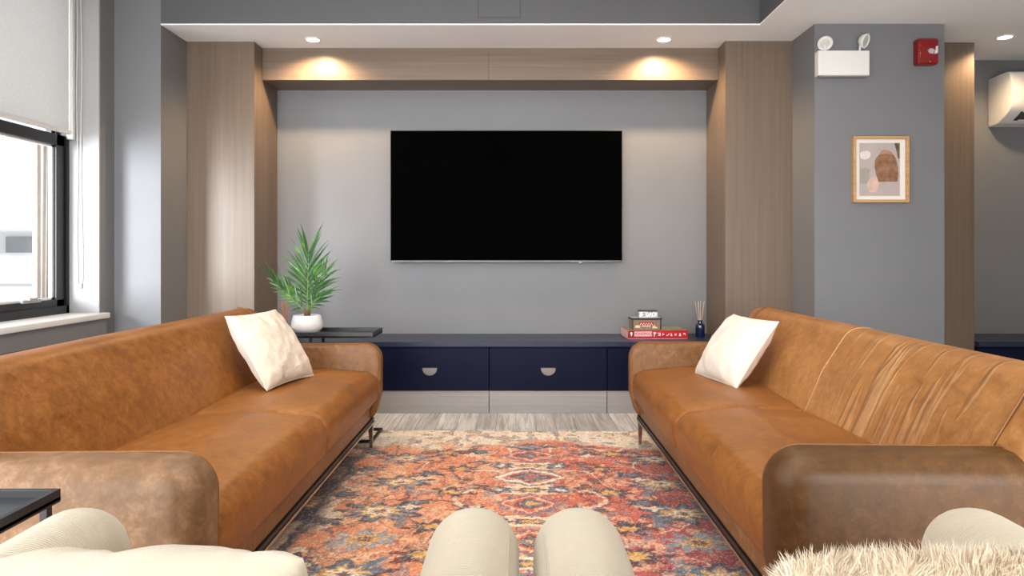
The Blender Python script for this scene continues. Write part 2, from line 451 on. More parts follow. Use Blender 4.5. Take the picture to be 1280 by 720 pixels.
# lower sash
bm = bmesh.new()
box(bm, -2.655, -2.615, y1-.105, y1-.04, z0+.03, 1.72, bev=.003); box(bm, -2.655, -2.615, y0+.04, y0+.105, z0+.03, 1.72, bev=.003)
box(bm, -2.655, -2.615, y0+.04, y1-.04, z0+.02, z0+.085, bev=.003); box(bm, -2.655, -2.615, y0+.04, y1-.04, 1.655, 1.72, bev=.003)
W(bm, 'lower_sash', M['black_metal'])
bm = bmesh.new(); g0 = .018
box(bm, -2.650, -2.632, y1-.105-g0, y1-.105, z0+.085, 1.655); box(bm, -2.650, -2.632, y0+.105, y0+.105+g0, z0+.085, 1.655)
box(bm, -2.650, -2.632, y0+.105, y1-.105, 1.655-g0*.6, 1.655); box(bm, -2.650, -2.632, y0+.105, y1-.105, z0+.085, z0+.085+g0*.6)
W(bm, 'glazing_bead', M['sill_white'])
bm = bmesh.new()
box(bm, -2.695, -2.662, y1-.08, y1-.035, 1.66, z1-.04); box(bm, -2.695, -2.662, y0+.035, y0+.08, 1.66, z1-.04)
box(bm, -2.695, -2.662, y0+.035, y1-.035, 1.66, 1.72)
W(bm, 'upper_sash', M['black_metal'])
for xg, ya, yb, za, zb in ((-2.642, y0+.10, y1-.10, z0+.08, 1.66), (-2.680, y0+.07, y1-.07, 1.70, z1-.04)):
    bm = bmesh.new(); bm.faces.new([bm.verts.new(p_) for p_ in ((xg, ya, za), (xg, yb, za), (xg, yb, zb), (xg, ya, zb))]); W(bm, 'window_pane', M['glass'])
bm = newbox(-2.66, -2.388, y0-.03, y1+.028, .660, .693, bev=.006, seg=3)
W(bm, 'window_sill', M['sill_white'], True)
W(newbox(-2.431, -2.405, y0-.02, y1+.018, .565, .660, bev=.003), 'sill_apron', M['wall'])
bm = bmesh.new(); box(bm, -2.622, -2.600, 3.60, 3.74, .772, .790, bev=.004); box(bm, -2.612, -2.592, 3.64, 3.70, .785, .800, bev=.003)
W(bm, 'sash_lift', M['grey_plastic'])
# jamb lining, window light put into its paint colour
struct('trim_6', newbox(-2.604, -2.4312, 3.978, 3.9905, .693, 2.62), M['jamb'], 'grey jamb lining at the far side of the window', 'jamb')

bl = thing('roller_blind', 'white roller blind drawn halfway down the window', 'blind', (-2.58, 3.2, 2.6))
def Bl(bm, name, mat, par=None, smooth=True):
    bmesh.ops.translate(bm, verts=bm.verts, vec=(2.58, -3.2, -2.6)); return finish(name, bm, mat, par or bl, smooth)
Bl(newbox(-2.586, -2.584, 2.54, 3.945, 1.745, 2.56), 'blind_cloth', M['blind'])
br_ = Bl(newbox(-2.597, -2.573, 2.535, 3.95, 1.725, 1.752, bev=.008, seg=3), 'bottom_rail', M['white_plastic'])
bm = bmesh.new(); tube(bm, [(-2.585, 2.54, 2.575), (-2.585, 3.945, 2.575)], .022, 16); Bl(bm, 'roller_tube', M['white_plastic'])
bm = bmesh.new(); box(bm, -2.602, -2.566, 3.948, 3.976, 1.70, 2.61, bev=.004); Bl(bm, 'side_channel', M['white_plastic'])
# bead cord loop on the reveal
loop = [(-2.553, 3.970, 2.56)]
for k in range(1, 20): loop.append((-2.553+.003*math.sin(k*.7), 3.970, 2.56-k*.088))
for k in range(9):
    a = math.pi*k/8; loop.append((-2.541-.012*math.cos(a), 3.970, .865-.016*math.sin(a)))
for k in range(20): loop.append((-2.529+.004*math.sin(k*.5+1), 3.970, .888+k*.0885))
bm = bmesh.new(); tube(bm, loop, .0028, 6); Bl(bm, 'bead_cord', M['cord'])
Bl(newbox(-2.556, -2.526, 3.960, 3.977, .835, .862, bev=.006), 'cord_tensioner', M['white_plastic'])

# ------------------------------------------------------------------ outside the window
bd = thing('office_building', 'white office block seen through the window', 'building', (-15, 18, -6))
def Bd(bm, name, mat): bmesh.ops.translate(bm, verts=bm.verts, vec=(15, -18, 6)); return finish(name, bm, mat, bd, False)
Bd(newbox(-40, -9.0, 18, 30, -6, 16), 'facade', M['building'])
Bd(newbox(-40, -9.0, 17.9, 18, 1.08, 1.62), 'cladding_band', M['building_band'])
for wx in (-36.0, -31.0, -26.0, -21.0, -16.6, -13.35):
    Bd(newbox(wx, wx+.9, 17.85, 17.92, 1.08, 1.50), 'office_window', M['building_glass'])
bm = bmesh.new()
for zz in (-2.2, .2, 4.8, 7.2): box(bm, -40, -9, 17.97, 18.0, zz, zz+.05)
for xx in (-30, -22, -15.2): box(bm, xx, xx+.05, 17.97, 18.0, 1.7, 16)
Bd(bm, 'panel_joint', M['building_band'])
tag(finish('brick_pier', newbox(-2.835, -2.752, 4.0, 4.35, -2, 3.2), M['brick']), 'pale brick edge of the outer wall beside the window', 'brick wall', kind='structure')
bm = bmesh.new(); n_ = 26; pr = []
for k in range(n_+1):
    f_ = k/n_; pr.append((-2.712-.070*f_, 3.972+.010*math.sin(f_*17)))
va = [bm.verts.new((x+(.012 if x > -2.76 else 0), y, 1.72)) for x, y in pr]; vb = [bm.verts.new((x, y, .70)) for x, y in pr]
for k in range(n_): bm.faces.new((va[k], va[k+1], vb[k+1], vb[k]))
tag(finish('exterior_drape', bm, M['net']), 'narrow taupe drape hanging outside the glass edge', 'drape')

# ------------------------------------------------------------------ downlights (real lamps inside)
dl = thing('recessed_downlight', 'lit round downlight in the soffit, above left of the television', 'ceiling light', (-1.311, 4.404, CL), group='recessed ceiling lights')
bm = bmesh.new(); lathe(bm, [(.052, 0), (.052, -.004), (.041, -.006), (.040, 0)], 40); finish('trim_ring', bm, M['white_plastic'], dl)
bm = bmesh.new(); lathe(bm, [(0, -.0045), (.025, -.0045), (.0405, -.003)], 40); finish('lens', bm, M['lens'], dl)
dup(dl, (.955, 4.404, CL), label='lit round downlight in the soffit, above right of the television')
dup(dl, (3.12, 4.355, CL), label='lit round downlight near the air conditioner')
def spot(name, loc, power, size=150, blend=.6, col=(1, .68, .38), rad=.03, aim=None):
    d = bpy.data.lights.new(name, 'SPOT'); d.energy = power; d.spot_size = R(size); d.spot_blend = blend; d.color = col; d.shadow_soft_size = rad
    o = bpy.data.objects.new(name, d); o.location = loc
    if aim: o.rotation_euler = (Vector(aim)-Vector(loc)).to_track_quat('-Z', 'Y').to_euler()
    link(o)
spot('downlight_lamp', (-1.311, 4.404, CL-.012), 60, aim=(-1.311, 4.52, 1.2))
spot('downlight_lamp', (.955, 4.404, CL-.012), 60, aim=(.955, 4.52, 1.2))
spot('downlight_lamp', (3.12, 4.355, CL-.012), 38)

# ------------------------------------------------------------------ television
tv = thing('television', 'large black flat screen television on the grey wall', 'television', (-.068, 4.80, .978))
finish('tv_housing', newbox(-.76, .76, .025, .05, .05, .88, bev=.004), M['tv_body'], tv, False)
finish('wall_bracket', newbox(-.25, .25, .05, .08, .25, .65), M['tv_body'], tv, False)
finish('bezel', newbox(-.8165, .8165, 0, .03, 0, .928, bev=.003), M['tv_body'], tv, False)
finish('screen', newbox(-.812, .812, -.0012, .001, .014, .924), M['tv_screen'], tv, False)
finish('chin_strip', newbox(-.812, .812, -.002, .001, .002, .0125), M['tv_chin'], tv, False)
finish('power_light', newbox(.51, .53, -.003, .012, -.008, .002, bev=.002), M['pewter'], tv, False)

# ------------------------------------------------------------------ media cabinets
def make_cabinet(label, loc, w=.764):
    c = thing('drawer_cabinet', label, 'cabinet', loc, group='navy drawer units under the television')
    h = .434
    finish('carcass', newbox(0.001, w-.001, .022, .42, .146, h), M['navy'], c, False)
    dr = finish('drawer_front', newbox(.0015, w-.0015, 0, .020, .148, .425, bev=.0015), M['navy'], c, False)
    pts = [(.048*math.cos(math.pi+math.pi*k/20), .048*math.sin(math.pi+math.pi*k/20)*.98) for k in range(21)]
    bm = bmesh.new(); plate(bm, [(w/2+x, .298+z) for x, z in pts], -.018, .003)
    box(bm, w/2-.048, w/2+.048, -.020, 0, .296, .299)
    finish('handle', bm, M['pewter'], dr, False)
    finish('toe_board', newbox(.0006, w-.0006, .012, .03, 0, .146), M['toe_wood'], c, False)
    return c
cab = make_cabinet('navy drawer unit at the left end of the low cabinet, behind the plant', (-1.707, 4.432, 0))
for i, lb in enumerate(('navy drawer unit with bright half round handle, below the left of the television',
                        'navy drawer unit with half round handle, below the right of the television',
                        'navy drawer unit at the right end, under the board game box and blue diffuser')):
    dup(cab, (-1.707+.767*(i+1), 4.432, 0), label=lb)
tag(finish('worktop', newbox(-1.707, 1.361, 4.422, YB, .434, .467, bev=.002), M['navy_top'], None, False),
    'long navy worktop under the television', 'worktop')
rc = make_cabinet('navy cabinet unit in the niche under the air conditioner', (3.004, 4.432, 0), .80); rc['group'] = 'navy units in the right niche'
tag(finish('worktop', newbox(3.003, 4.6, 4.422, YB, .434, .467, bev=.002), M['navy_top'], None, False),
    'navy worktop in the niche under the air conditioner', 'worktop')
dup(rc, (3.806, 4.432, 0), label='navy cabinet unit beside the far right wall')

# ------------------------------------------------------------------ wall things
# emergency light
em = thing('emergency_light', 'white twin head emergency light on the grey column', 'emergency light', (1.95, 4.11, 2.10))
finish('battery_box', newbox(-.152, .153, -.052, 0, 0, .147, bev=.003), M['white_plastic'], em, False)
finish('base_strip', newbox(-.146, .148, -.048, -.002, -.006, 0), M['grey_plastic'], em, False)
def head(x, aim, dz):
    bm = bmesh.new(); lathe(bm, [(0, -.030), (.020, -.030), (.034, -.018), (.043, 0), (.044, .008), (.040, .011), (.036, .006), (0, .004)], 32)
    o = finish('lamp_head', bm, M['white_plastic'], em)
    o.location = (x, -.03, .147+dz); o.rotation_euler = Vector(aim).to_track_quat('Z', 'Y').to_euler()
    bm = bmesh.new(); lathe(bm, [(0, .0075), (.02, .0068), (.0365, .0045)], 32); finish('lamp_lens', bm, M['lens_white'], o)
    bm = bmesh.new(); tube(bm, [(x+(.004 if x < 0 else -.030), -.027, .145), (x+(.002 if x < 0 else -.022), -.027, .147+dz*.75)], .006, 10); finish('swivel_post', bm, M['white_plastic'], em)
head(-.103, (-.12, -.80, -.50), .050)
head(.134, (.62, -.70, -.35), .064)

# fire alarm
fa = thing('fire_alarm', 'red fire alarm strobe on the grey column', 'alarm', (2.4545, 4.11, 2.244))
pts = rounded([(-.0625, -.077, .014), (.0625, -.077, .014), (.0625, .077, .014), (-.0625, .077, .014)], 5)
bm = bmesh.new(); loft(bm, pts, -.052, 0, .012, .001, 5, place=lambda u, a, b: Vector((a, u, b))); finish('housing', bm, M['red_plastic'], fa)
bm = bmesh.new(); pp = []
for k in range(16):
    a = 2*math.pi*k/16; r = .025 if k % 2 else .016; pp.append((.014+r*math.cos(a), -.001+r*.8*math.sin(a)))
plate(bm, pp, -.051, .006); finish('strobe_lens', bm, M['strobe'], fa, False)
bm = bmesh.new(); plate(bm, [(.034, -.020), (.048, -.014), (.050, .028), (.042, .028), (.040, .004), (.034, -.004)], -.051, .010); finish('strobe_reflector', bm, M['white_plastic'], fa, False)
bm = bmesh.new(); lathe(bm, [(0, .004), (.004, .003), (.005, 0)], 12); bmesh.ops.rotate(bm, verts=bm.verts, matrix=Matrix.Rotation(R(90), 3, 'X')); bmesh.ops.translate(bm, verts=bm.verts, vec=(.007, -.051, -.062))
finish('screw', bm, M['strobe'], fa)
for i, ch in enumerate('FIRE'):
    text('lettering', ch, .022, M['print_white'], (-.0528, -.0495, .030-i*.019), (R(90), 0, R(-38)), fa)

# picture
pc = thing('framed_picture', 'abstract print with a brown shape in a light wood frame', 'picture', (2.1865, 4.11, 1.5435))
hw, hh = .1675, .1985
bm = bmesh.new(); fw = .017
box(bm, -hw, -hw+fw, -.030, 0, -hh, hh, bev=.002); box(bm, hw-fw, hw, -.030, 0, -hh, hh, bev=.002)
box(bm, -hw+fw, hw-fw, -.030, 0, hh-fw, hh, bev=.002); box(bm, -hw+fw, hw-fw, -.030, 0, -hh, -hh+fw, bev=.002)
finish('frame', bm, M['oak'], pc, False)
finish('mat_board', newbox(-hw+.01, hw-.01, -.012, -.006, -hh+.01, hh-.01), M['mat_board'], pc, False)
A = lambda x, y: (-hw+(x-88)/(590-88)*2*hw, hh-(y-72)/(668-72)*2*hh)     # picture layout inside the frame
pr = finish('print', newbox(A(152, 0)[0], A(516, 0)[0], -.0135, -.0118, A(0, 608)[1], A(0, 130)[1]), M['art_ground'], pc, False)
def art(pts, mat, y): finish('print_shape', plate(bmesh.new(), [A(*p) for p in pts], y, .0004), mat, pr, False)
art([(158, 218), (178, 206), (225, 202), (250, 214), (254, 240), (238, 268), (200, 280), (168, 272), (156, 250)], M['art_cream'], -.0136)
art([(158, 358), (210, 350), (244, 365), (245, 470), (214, 500), (158, 500)], M['art_grey'], -.0136)
art([(220, 505), (238, 460), (275, 430), (310, 440), (330, 480), (322, 540), (290, 575), (240, 572)], M['art_pink'], -.0137)
art([(290, 290), (302, 262), (330, 236), (372, 226), (430, 228), (462, 240), (482, 280), (500, 350), (502, 420), (492, 480), (322, 482), (300, 410), (288, 345)], M['art_brown'], -.0138)
art([(330, 236), (345, 205), (370, 190), (410, 196), (445, 215), (462, 240), (430, 230), (372, 228)], M['art_cap'], -.0139)
art([(466, 132), (514, 132), (514, 270), (500, 276), (486, 210)], M['art_dark'], -.0137)

# air conditioner
ac = thing('air_conditioner', 'white wall mounted air conditioner above the right niche', 'air conditioner', (3.375, YB, 1.94))
prof = rounded([(0, .345, .008), (.215, .352, .045), (.250, .220, .22), (.232, .080, .13), (.100, .012, .10), (0, .002, .008)], 10, .02)
bm = bmesh.new(); loft(bm, prof, 0, .84, .006, .006, 4, place=lambda u, a, b: Vector((u, -a, b))); finish('body', bm, M['white_plastic'], ac, True, 60)
bm = bmesh.new(); loft(bm, rounded([(.225, .100, .004), (.236, .110, .004), (.150, .024, .004), (.135, .020, .004)], 3), .10, .80, .003, .003, 3, place=lambda u, a, b: Vector((u, -a-.008, b-.004)))
finish('louver', bm, M['white_plastic'], ac)
bm = newbox(.085, .80, -.205, -.10, .026, .075); finish('air_outlet', bm, M['gap'], ac, False)

# ------------------------------------------------------------------ things on the worktop
TOP = .467
# board game box
gb = thing('board_game_box', 'long red board game box lying on the navy worktop', 'board game', (.945, 4.66, TOP), R(1.5))
finish('box_base', newbox(-.20, .20, -.098, .135, 0, .048, bev=.002), M['box_pink'], gb, False)
lidp = finish('box_lid', newbox(-.203, .203, -.102, .138, .006, .060, bev=.002), M['box_red'], gb, False)
finish('lid_picture', newbox(-.197, .197, -.096, .132, .0597, .0608), M['box_green'], lidp, False)
bm = newbox(-.2045, -.2028, -.098, .134, .008, .058); finish('lid_end_panel', bm, M['box_pink'], lidp, False)
finish('emblem_square', newbox(-.197, -.160, -.1030, -.1015, .016, .056), M['box_dark_red'], lidp, False)
bm = bmesh.new(); plate(bm, [(-.187, .044), (-.179, .050), (-.170, .044), (-.172, .034), (-.176, .022), (-.181, .022), (-.183, .034)], -.1030, .0006); finish('emblem', bm, M['print_white'], lidp, False)
finish('title_band', newbox(-.158, -.040, -.1030, -.1015, .020, .052), M['box_pink'], lidp, False)
text('title_lettering', 'MONOPOLY', .0225, M['print_red'], (-.099, -.1034, .036), (R(90), 0, 0), lidp)
icons = [
    [(0, .03), (.018, .03), (.018, .020), (.010, .018), (.008, 0), (.003, 0), (.003, .018), (0, .02)],
    [(0, .026), (.020, .026), (.020, .006), (.004, .006), (.004, .012), (.013, .013), (.013, .020), (0, .020)],
    [(0, .006), (.018, .015), (.004, .024), (.006, .015)],
    [(0, .008), (.012, .012), (.022, .022), (.024, .018), (.014, .008), (.004, .004)],
    [(0, .004), (.006, .022), (.009, .022), (.016, .004)],
    [(0, .004), (.003, .024), (.008, .015), (.016, .024), (.012, .013), (.016, .002), (.008, .010)],
    [(0, .004), (.009, .026), (.019, .004)],
    [(0, .012), (.012, .018), (.014, .008), (.018, .008), (.018, .022), (.006, .024)]]
for k, ic in enumerate(icons):
    bm = bmesh.new(); plate(bm, [(-.030+k*.0282+x, .018+z) for x, z in ic], -.1025, .0006); finish('pictogram', bm, M['print_white'], lidp, False)
# crate-print game tin
tn = thing('game_tin', 'brown slat patterned game tin with dark lid, on the red game box', 'game box', (.875, 4.625, TOP+.0608), R(1))
finish('tin_body', newbox(-.098, .098, -.052, .060, 0, .068, bev=.002), M['crate'], tn, False)
tl_ = finish('tin_lid', newbox(-.103, .103, -.057, .065, .068, .080, bev=.002), M['print_black'], tn, False)
finish('lid_inlay', newbox(-.097, .097, -.050, .058, .0796, .0808), M['box_silver'], tl_, False)
for x in (-.094, .094): finish('corner_post', newbox(x-.004, x+.004, -.0535, -.0515, .001, .068), M['print_black'], tn, False)
def squig(pts, r, name, mat, y=-.0530):
    bm = bmesh.new(); tube(bm, [(x, y, z) for x, z in pts], r, 5); finish(name, bm, mat, tn)
bm = bmesh.new(); plate(bm, [(-.055, .036), (-.045, .056), (-.012, .052), (.010, .055), (.050, .050), (.044, .034), (.022, .026), (-.020, .026)], -.0521, .0004); finish('sign_patch', bm, M['print_red'], tn, False)
squig([(-.046+.0085*k, .040+.007*(1 if k % 2 else -1)) for k in range(11)], .0022, 'sign_script', M['print_white'])
squig([(-.030+.008*k, .026+.004*(1 if k % 2 else -1)) for k in range(8)], .0026, 'sign_script', M['print_white'])
bm = bmesh.new(); plate(bm, [(-.078, .014), (-.076, .030), (-.060, .032), (-.044, .028), (-.042, .014)], -.0521, .0004); finish('picture_patch', bm, M['print_yellow'], tn, False); bm = bmesh.new(); plate(bm, [(.036, .012), (.040, .022), (.052, .032), (.060, .024), (.072, .018), (.070, .010)], -.0521, .0004)
finish('picture_patch', bm, M['print_yellow'], tn, False)
# small silver patterned box
sb = thing('card_box', 'small silver and white patterned box on top of the game tin', 'box', (.893, 4.625, TOP+.0608+.0808), R(-4))
finish('box_body', newbox(-.062, .062, -.035, .035, 0, .044, bev=.002), M['box_silver'], sb, False)
finish('box_rim', newbox(-.063, .063, -.036, .036, .040, .0455, bev=.001), M['print_black'], sb, False)
bm = bmesh.new()
for x, z, w, h in ((-.058, .006, .020, .030), (-.016, .006, .018, .028), (.006, .010, .012, .022), (.020, .004, .015, .030), (.038, .008, .018, .026)):
    bm = bmesh.new(); plate(bm, [(x, z), (x+w*.7, z+.003), (x+w, z+h*.5), (x+w*.8, z+h), (x+w*.1, z+h*.9), (x+w*.2, z+h*.5)], -.0353, .0006)
    finish('white_pattern', bm, M['print_white'], sb, False)
bm = bmesh.new()
for x, z in ((-.034, .024), (-.032, .010), (.001, .032), (.018, .036), (-.010, .020), (.030, .018)): finish('black_pattern', newbox(x, x+.008, -.0361, -.0352, z, z+.007), M['print_black'], sb, False)

# reed diffusers
def diffuser(label, loc, glass, reed, rl, seed):
    d = thing('reed_diffuser', label, 'reed diffuser', loc)
    bm = bmesh.new(); lathe(bm, [(0, 0), (.028, 0), (.031, .004), (.031, .074), (.028, .086), (.016, .092), (.0145, .096), (.0145, .108), (.017, .109), (.017, .114), (.011, .114), (.010, .09), (0, .09)], 32)
    finish('bottle', bm, glass, d)
    rnd = random.Random(seed)
    for k in range(7):
        a = 2*math.pi*k/7+rnd.random()*.5; s = .020+.014*rnd.random()
        bm = bmesh.new(); tube(bm, [(-.006*math.cos(a), -.006*math.sin(a), .012), (s*math.cos(a), s*math.sin(a), rl+rnd.uniform(-.012, .008))], .0024, 6)
        finish('reed', bm, reed, d)
diffuser('dark blue glass reed diffuser at the right end of the worktop', (1.268, 4.70, TOP), M['blue_glass'], M['reed'], .245, 3)
diffuser('dark reed diffuser with rust reeds behind the potted palm', (-1.565, 4.62, TOP), M['dark_glass'], M['reed_dark'], .245, 5)

# ------------------------------------------------------------------ rug
def fnoise(P, Q, cell, seed):
    rs = np.random.RandomState(seed); g = rs.rand(400, 400)
    x = (P-P.min())/cell; y = (Q-Q.min())/cell
    i = np.floor(x).astype(int); j = np.floor(y).astype(int); fx = x-i; fy = y-j
    fx = fx*fx*(3-2*fx); fy = fy*fy*(3-2*fy); i %= 398; j %= 398
    return (g[i, j]*(1-fx)+g[i+1, j]*fx)*(1-fy)+(g[i, j+1]*(1-fx)+g[i+1, j+1]*fx)*fy
def build_rug():
    Wd, Ln, st = 2.50, 3.06, .005
    nx = int(Wd/st)+1; ny = int(Ln/st)+1
    p = np.linspace(-Wd/2, Wd/2, nx); q = np.linspace(-Ln/2, Ln/2, ny)
    P, Q = np.meshgrid(p, q, indexing='ij')
    rs = np.random.RandomState(11)
    # hand-knotted wobble
    wx = (fnoise(P, Q, .05, 1)-.5)*.022+(fnoise(P, Q, .018, 2)-.5)*.014; wy = (fnoise(P, Q, .05, 3)-.5)*.022+(fnoise(P, Q, .018, 4)-.5)*.014
    a = np.abs(P)+wx; b = np.abs(Q)+wy
    c = {k: np.array(L709(v_)) for k, v_ in dict(orange=(222, 140, 98), red=(190, 84, 60), crim=(170, 76, 78), plum=(112, 66, 84), cream=(240, 218, 194),
         navy=(52, 58, 76), slate=(104, 114, 126), gold=(214, 160, 84), umber=(92, 44, 38), sky=(140, 148, 154), peach=(240, 186, 148), pale=(222, 206, 190), olive=(120, 104, 84)).items()}
    def sm(x, e0, e1): t_ = np.clip((x-e0)/(e1-e0), 0, 1); return t_*t_*(3-2*t_)
    big = fnoise(P, Q, .35, 5); mid = fnoise(P, Q, .09, 6); fine = fnoise(P, Q, .02, 7); spk = rs.rand(nx, ny)
    tx = sm(P+.5*(big-.5)+.1*(mid-.5), -.55, .55)[..., None]  # orange to red across: dye change plus light direction, both in the colour
    base = c['orange']*(1-tx)+c['red']*tx
    tn_ = sm(P*.9-Q*.35+.3*(mid-.5), -.02, .65)[..., None]; base = base*(1-tn_)+c['crim']*tn_
    C = base.copy()
    def put(mask, col, k=1.0):
        m_ = np.clip(mask, 0, 1)[..., None]*k; C[:] = C*(1-m_)+(c[col] if isinstance(col, str) else col)*m_
    # abrash and mottling
    put((mid > .60).astype(float)*(fine > .45), 'peach', .55)
    put((fnoise(P, Q, .045, 8) > .70).astype(float)*(spk > .3), 'umber', .5)
    put((fnoise(P, Q, .06, 9) > .76).astype(float)*(spk > .25), 'slate', .7)
    # scrolling vines (mirrored on both axes)
    n1 = fnoise(a, b, .16, 21); n2 = fnoise(a+.3, b, .11, 22); n3 = fnoise(a, b+.2, .22, 23)
    fld = (a < .90) & (b < 1.24)
    put(fld*(np.abs(n1-.5) < .018), 'umber', .85); put(fld*(np.abs(n2-.55) < .022)*(spk > .2), 'navy', .7); put(fld*(np.abs(n3-.45) < .012), 'cream', .7)
    def flower(cx, cy, rx, ry, n, cols, ph=0.0, amp=.22):
        dx = (a-cx)/rx; dy = (b-cy)/ry; r = np.hypot(dx, dy); th = np.arctan2(dy, dx)
        r = r/(1+amp*np.cos(n*th+ph))
        for lim, col in cols: put((r < lim+.12*(spk-.5)).astype(float), col, .92)
    def diamond(cx, cy, rx, ry, cols):
        r = np.abs(a-cx)/rx+np.abs(b-cy)/ry+.12*np.sin((np.abs(a-cx)/rx)*9)*0.5
        for lim, col in cols: put((r < lim+.07*(spk-.5)).astype(float), col, .94)
    dark = [(1, 'navy'), (.72, 'cream'), (.55, 'red'), (.34, 'slate'), (.16, 'gold')]
    # spine of cartouches
    for cy in (.0, .36, 1.04):
        diamond(0, cy, .15, .13, [(1.05, 'slate'), (.93, 'crim'), (.78, 'peach'), (.66, 'red'), (.50, 'umber'), (.36, 'slate'), (.2, 'gold')])
    diamond(0, .70, .185, .14, [(1.05, 'navy'), (.93, 'cream'), (.72, 'crim'), (.56, 'umber'), (.42, 'slate'), (.22, 'red')])
    for cy in (.18, .53, .87):
        flower(0, cy, .13, .045, 6, [(1.15, 'cream'), (.85, 'peach'), (.55, 'navy'), (.3, 'gold')])
        flower(.135, cy, .05, .042, 5, [(1.1, 'navy'), (.7, 'slate'), (.35, 'cream')])
        flower(.25, cy+.04, .055, .03, 4, [(1.0, 'umber'), (.5, 'olive')])
    flower(0, 1.19, .10, .05, 4, [(1.1, 'navy'), (.6, 'slate')])
    # big side rosettes
    for cx, cy, s in ((.60, .27, 1.0), (.58, .62, .85), (.62, .98, .8)):
        flower(cx, cy, .13*s, .085*s, 9, [(1.15, 'navy'), (.88, 'slate'), (.62, 'gold'), (.40, 'cream'), (.2, 'umber')], 0, .25)
    flower(.60, .0, .095, .062, 9, [(1.15, 'sky'), (.62, 'gold'), (.3, 'umber')], 0, .25)
    for cx, cy, s in ((.34, .50, 1), (.36, .12, 1.1), (.33, .82, .9), (.42, 1.08, 1)):
        flower(cx, cy, .085*s, .05*s, 7, [(1.1, 'umber'), (.75, 'navy'), (.45, 'gold')], 1.2, .3)
    for cx, cy in ((.46, .38), (.47, .74), (.24, .30), (.78, .16), (.79, .46), (.76, .80), (.48, -.10), (.26, 1.10), (.80, 1.08)):
        flower(cx, cy, .05, .032, 5, [(1.15, 'navy'), (.6, 'slate')], .6, .35)
        flower(cx+.03, cy-.06, .035, .02, 4, [(1, 'cream'), (.5, 'peach')], .3, .3)
    # cream brackets
    for cx, cy in ((.22, .42), (.22, .08), (.74, .30), (.74, .62)):
        r = np.hypot((a-cx)/.09, (b-cy)/.10); put(((np.abs(r-1) < .13) & (a > cx-.02)).astype(float)*(spk > .22)*(fine > .3), 'cream', .8)
        put(((np.abs(r-1.22) < .06) & (a > cx-.02)).astype(float), 'umber', .8)
    for cx, cy in ((.52, .53), (.50, .18)):
        put(((np.abs(a-cx-.2*(b-cy)) < .022) & (np.abs(b-cy) < .055)).astype(float), 'slate', .85)
    # side borders
    sb_ = sm(a+.07*(mid-.5), .80, .87); put(sb_*(.6+.4*(mid > .4)), 'olive', .9)
    put(sb_*(P > 0), 'plum', .75)
    bf = fnoise(a, b, .07, 31); put(sb_*(bf > .55), 'navy', .85); put(sb_*(bf < .30), 'cream', .55)
    put(sb_*(np.abs(a-.86) < .012), 'navy', .8)
    # worn pale ends
    eb = sm(b+.16*(mid-.5)+.26*(big-.5)+.16*a*a, 1.20, 1.33); put(eb, 'cream', .93)
    fl = fnoise(P, Q, .04, 33); fl2 = fnoise(P, Q, .11, 34)
    put(eb*(fl > .66)*(fl2 > .42)*(spk > .2), 'umber', .7); put(eb*(fl < .24)*(fl2 > .5)*(spk > .35), 'orange', .7); put(eb*(fnoise(P, Q, .05, 35) > .78), 'slate', .6)
    # wear and knot speckle
    wr = fnoise(P, Q, .028, 41); put((wr > .70).astype(float)*(big > .35), 'peach', .35); put((spk > .90).astype(float), 'cream', .45); put((rs.rand(nx, ny) > .90).astype(float), 'navy', .42); put((rs.rand(nx, ny) > .92).astype(float), 'umber', .45)
    C *= (.62+.80*rs.rand(nx, ny))[..., None]*1.28
    Z = .009+.0014*(rs.rand(nx, ny)-.5)
    Z[0, :] = Z[-1, :] = 0; Z[:, 0] = Z[:, -1] = 0
    co = np.stack([P, Q, Z], -1).reshape(-1, 3).astype(np.float32)
    idx = np.arange(nx*ny).reshape(nx, ny)
    f = np.stack([idx[:-1, :-1], idx[1:, :-1], idx[1:, 1:], idx[:-1, 1:]], -1).reshape(-1, 4)
    me = bpy.data.meshes.new('area_rug')
    me.vertices.add(len(co)); me.vertices.foreach_set('co', co.ravel())
    me.loops.add(f.size); me.loops.foreach_set('vertex_index', f.ravel().astype(np.int32))
    me.polygons.add(len(f)); me.polygons.foreach_set('loop_start', np.arange(0, f.size, 4, dtype=np.int32))
    me.polygons.foreach_set('use_smooth', np.ones(len(f), dtype=bool))
    me.update(); me.validate()
    ca = me.color_attributes.new('knot', 'FLOAT_COLOR', 'POINT')
    rgba = np.concatenate([np.clip(C, 0, 1).reshape(-1, 3), np.ones((nx*ny, 1))], 1).astype(np.float32)
    ca.data.foreach_set('color', rgba.ravel())
    me.materials.append(M['rug'])
    o = bpy.data.objects.new('area_rug', me); o.location = (.05, 2.44, 0); o.rotation_euler = (0, 0, R(-1.2)); link(o)
    tag(o, 'faded orange and red oriental patterned rug between the sofas', 'rug')
build_rug()
RUG = .010

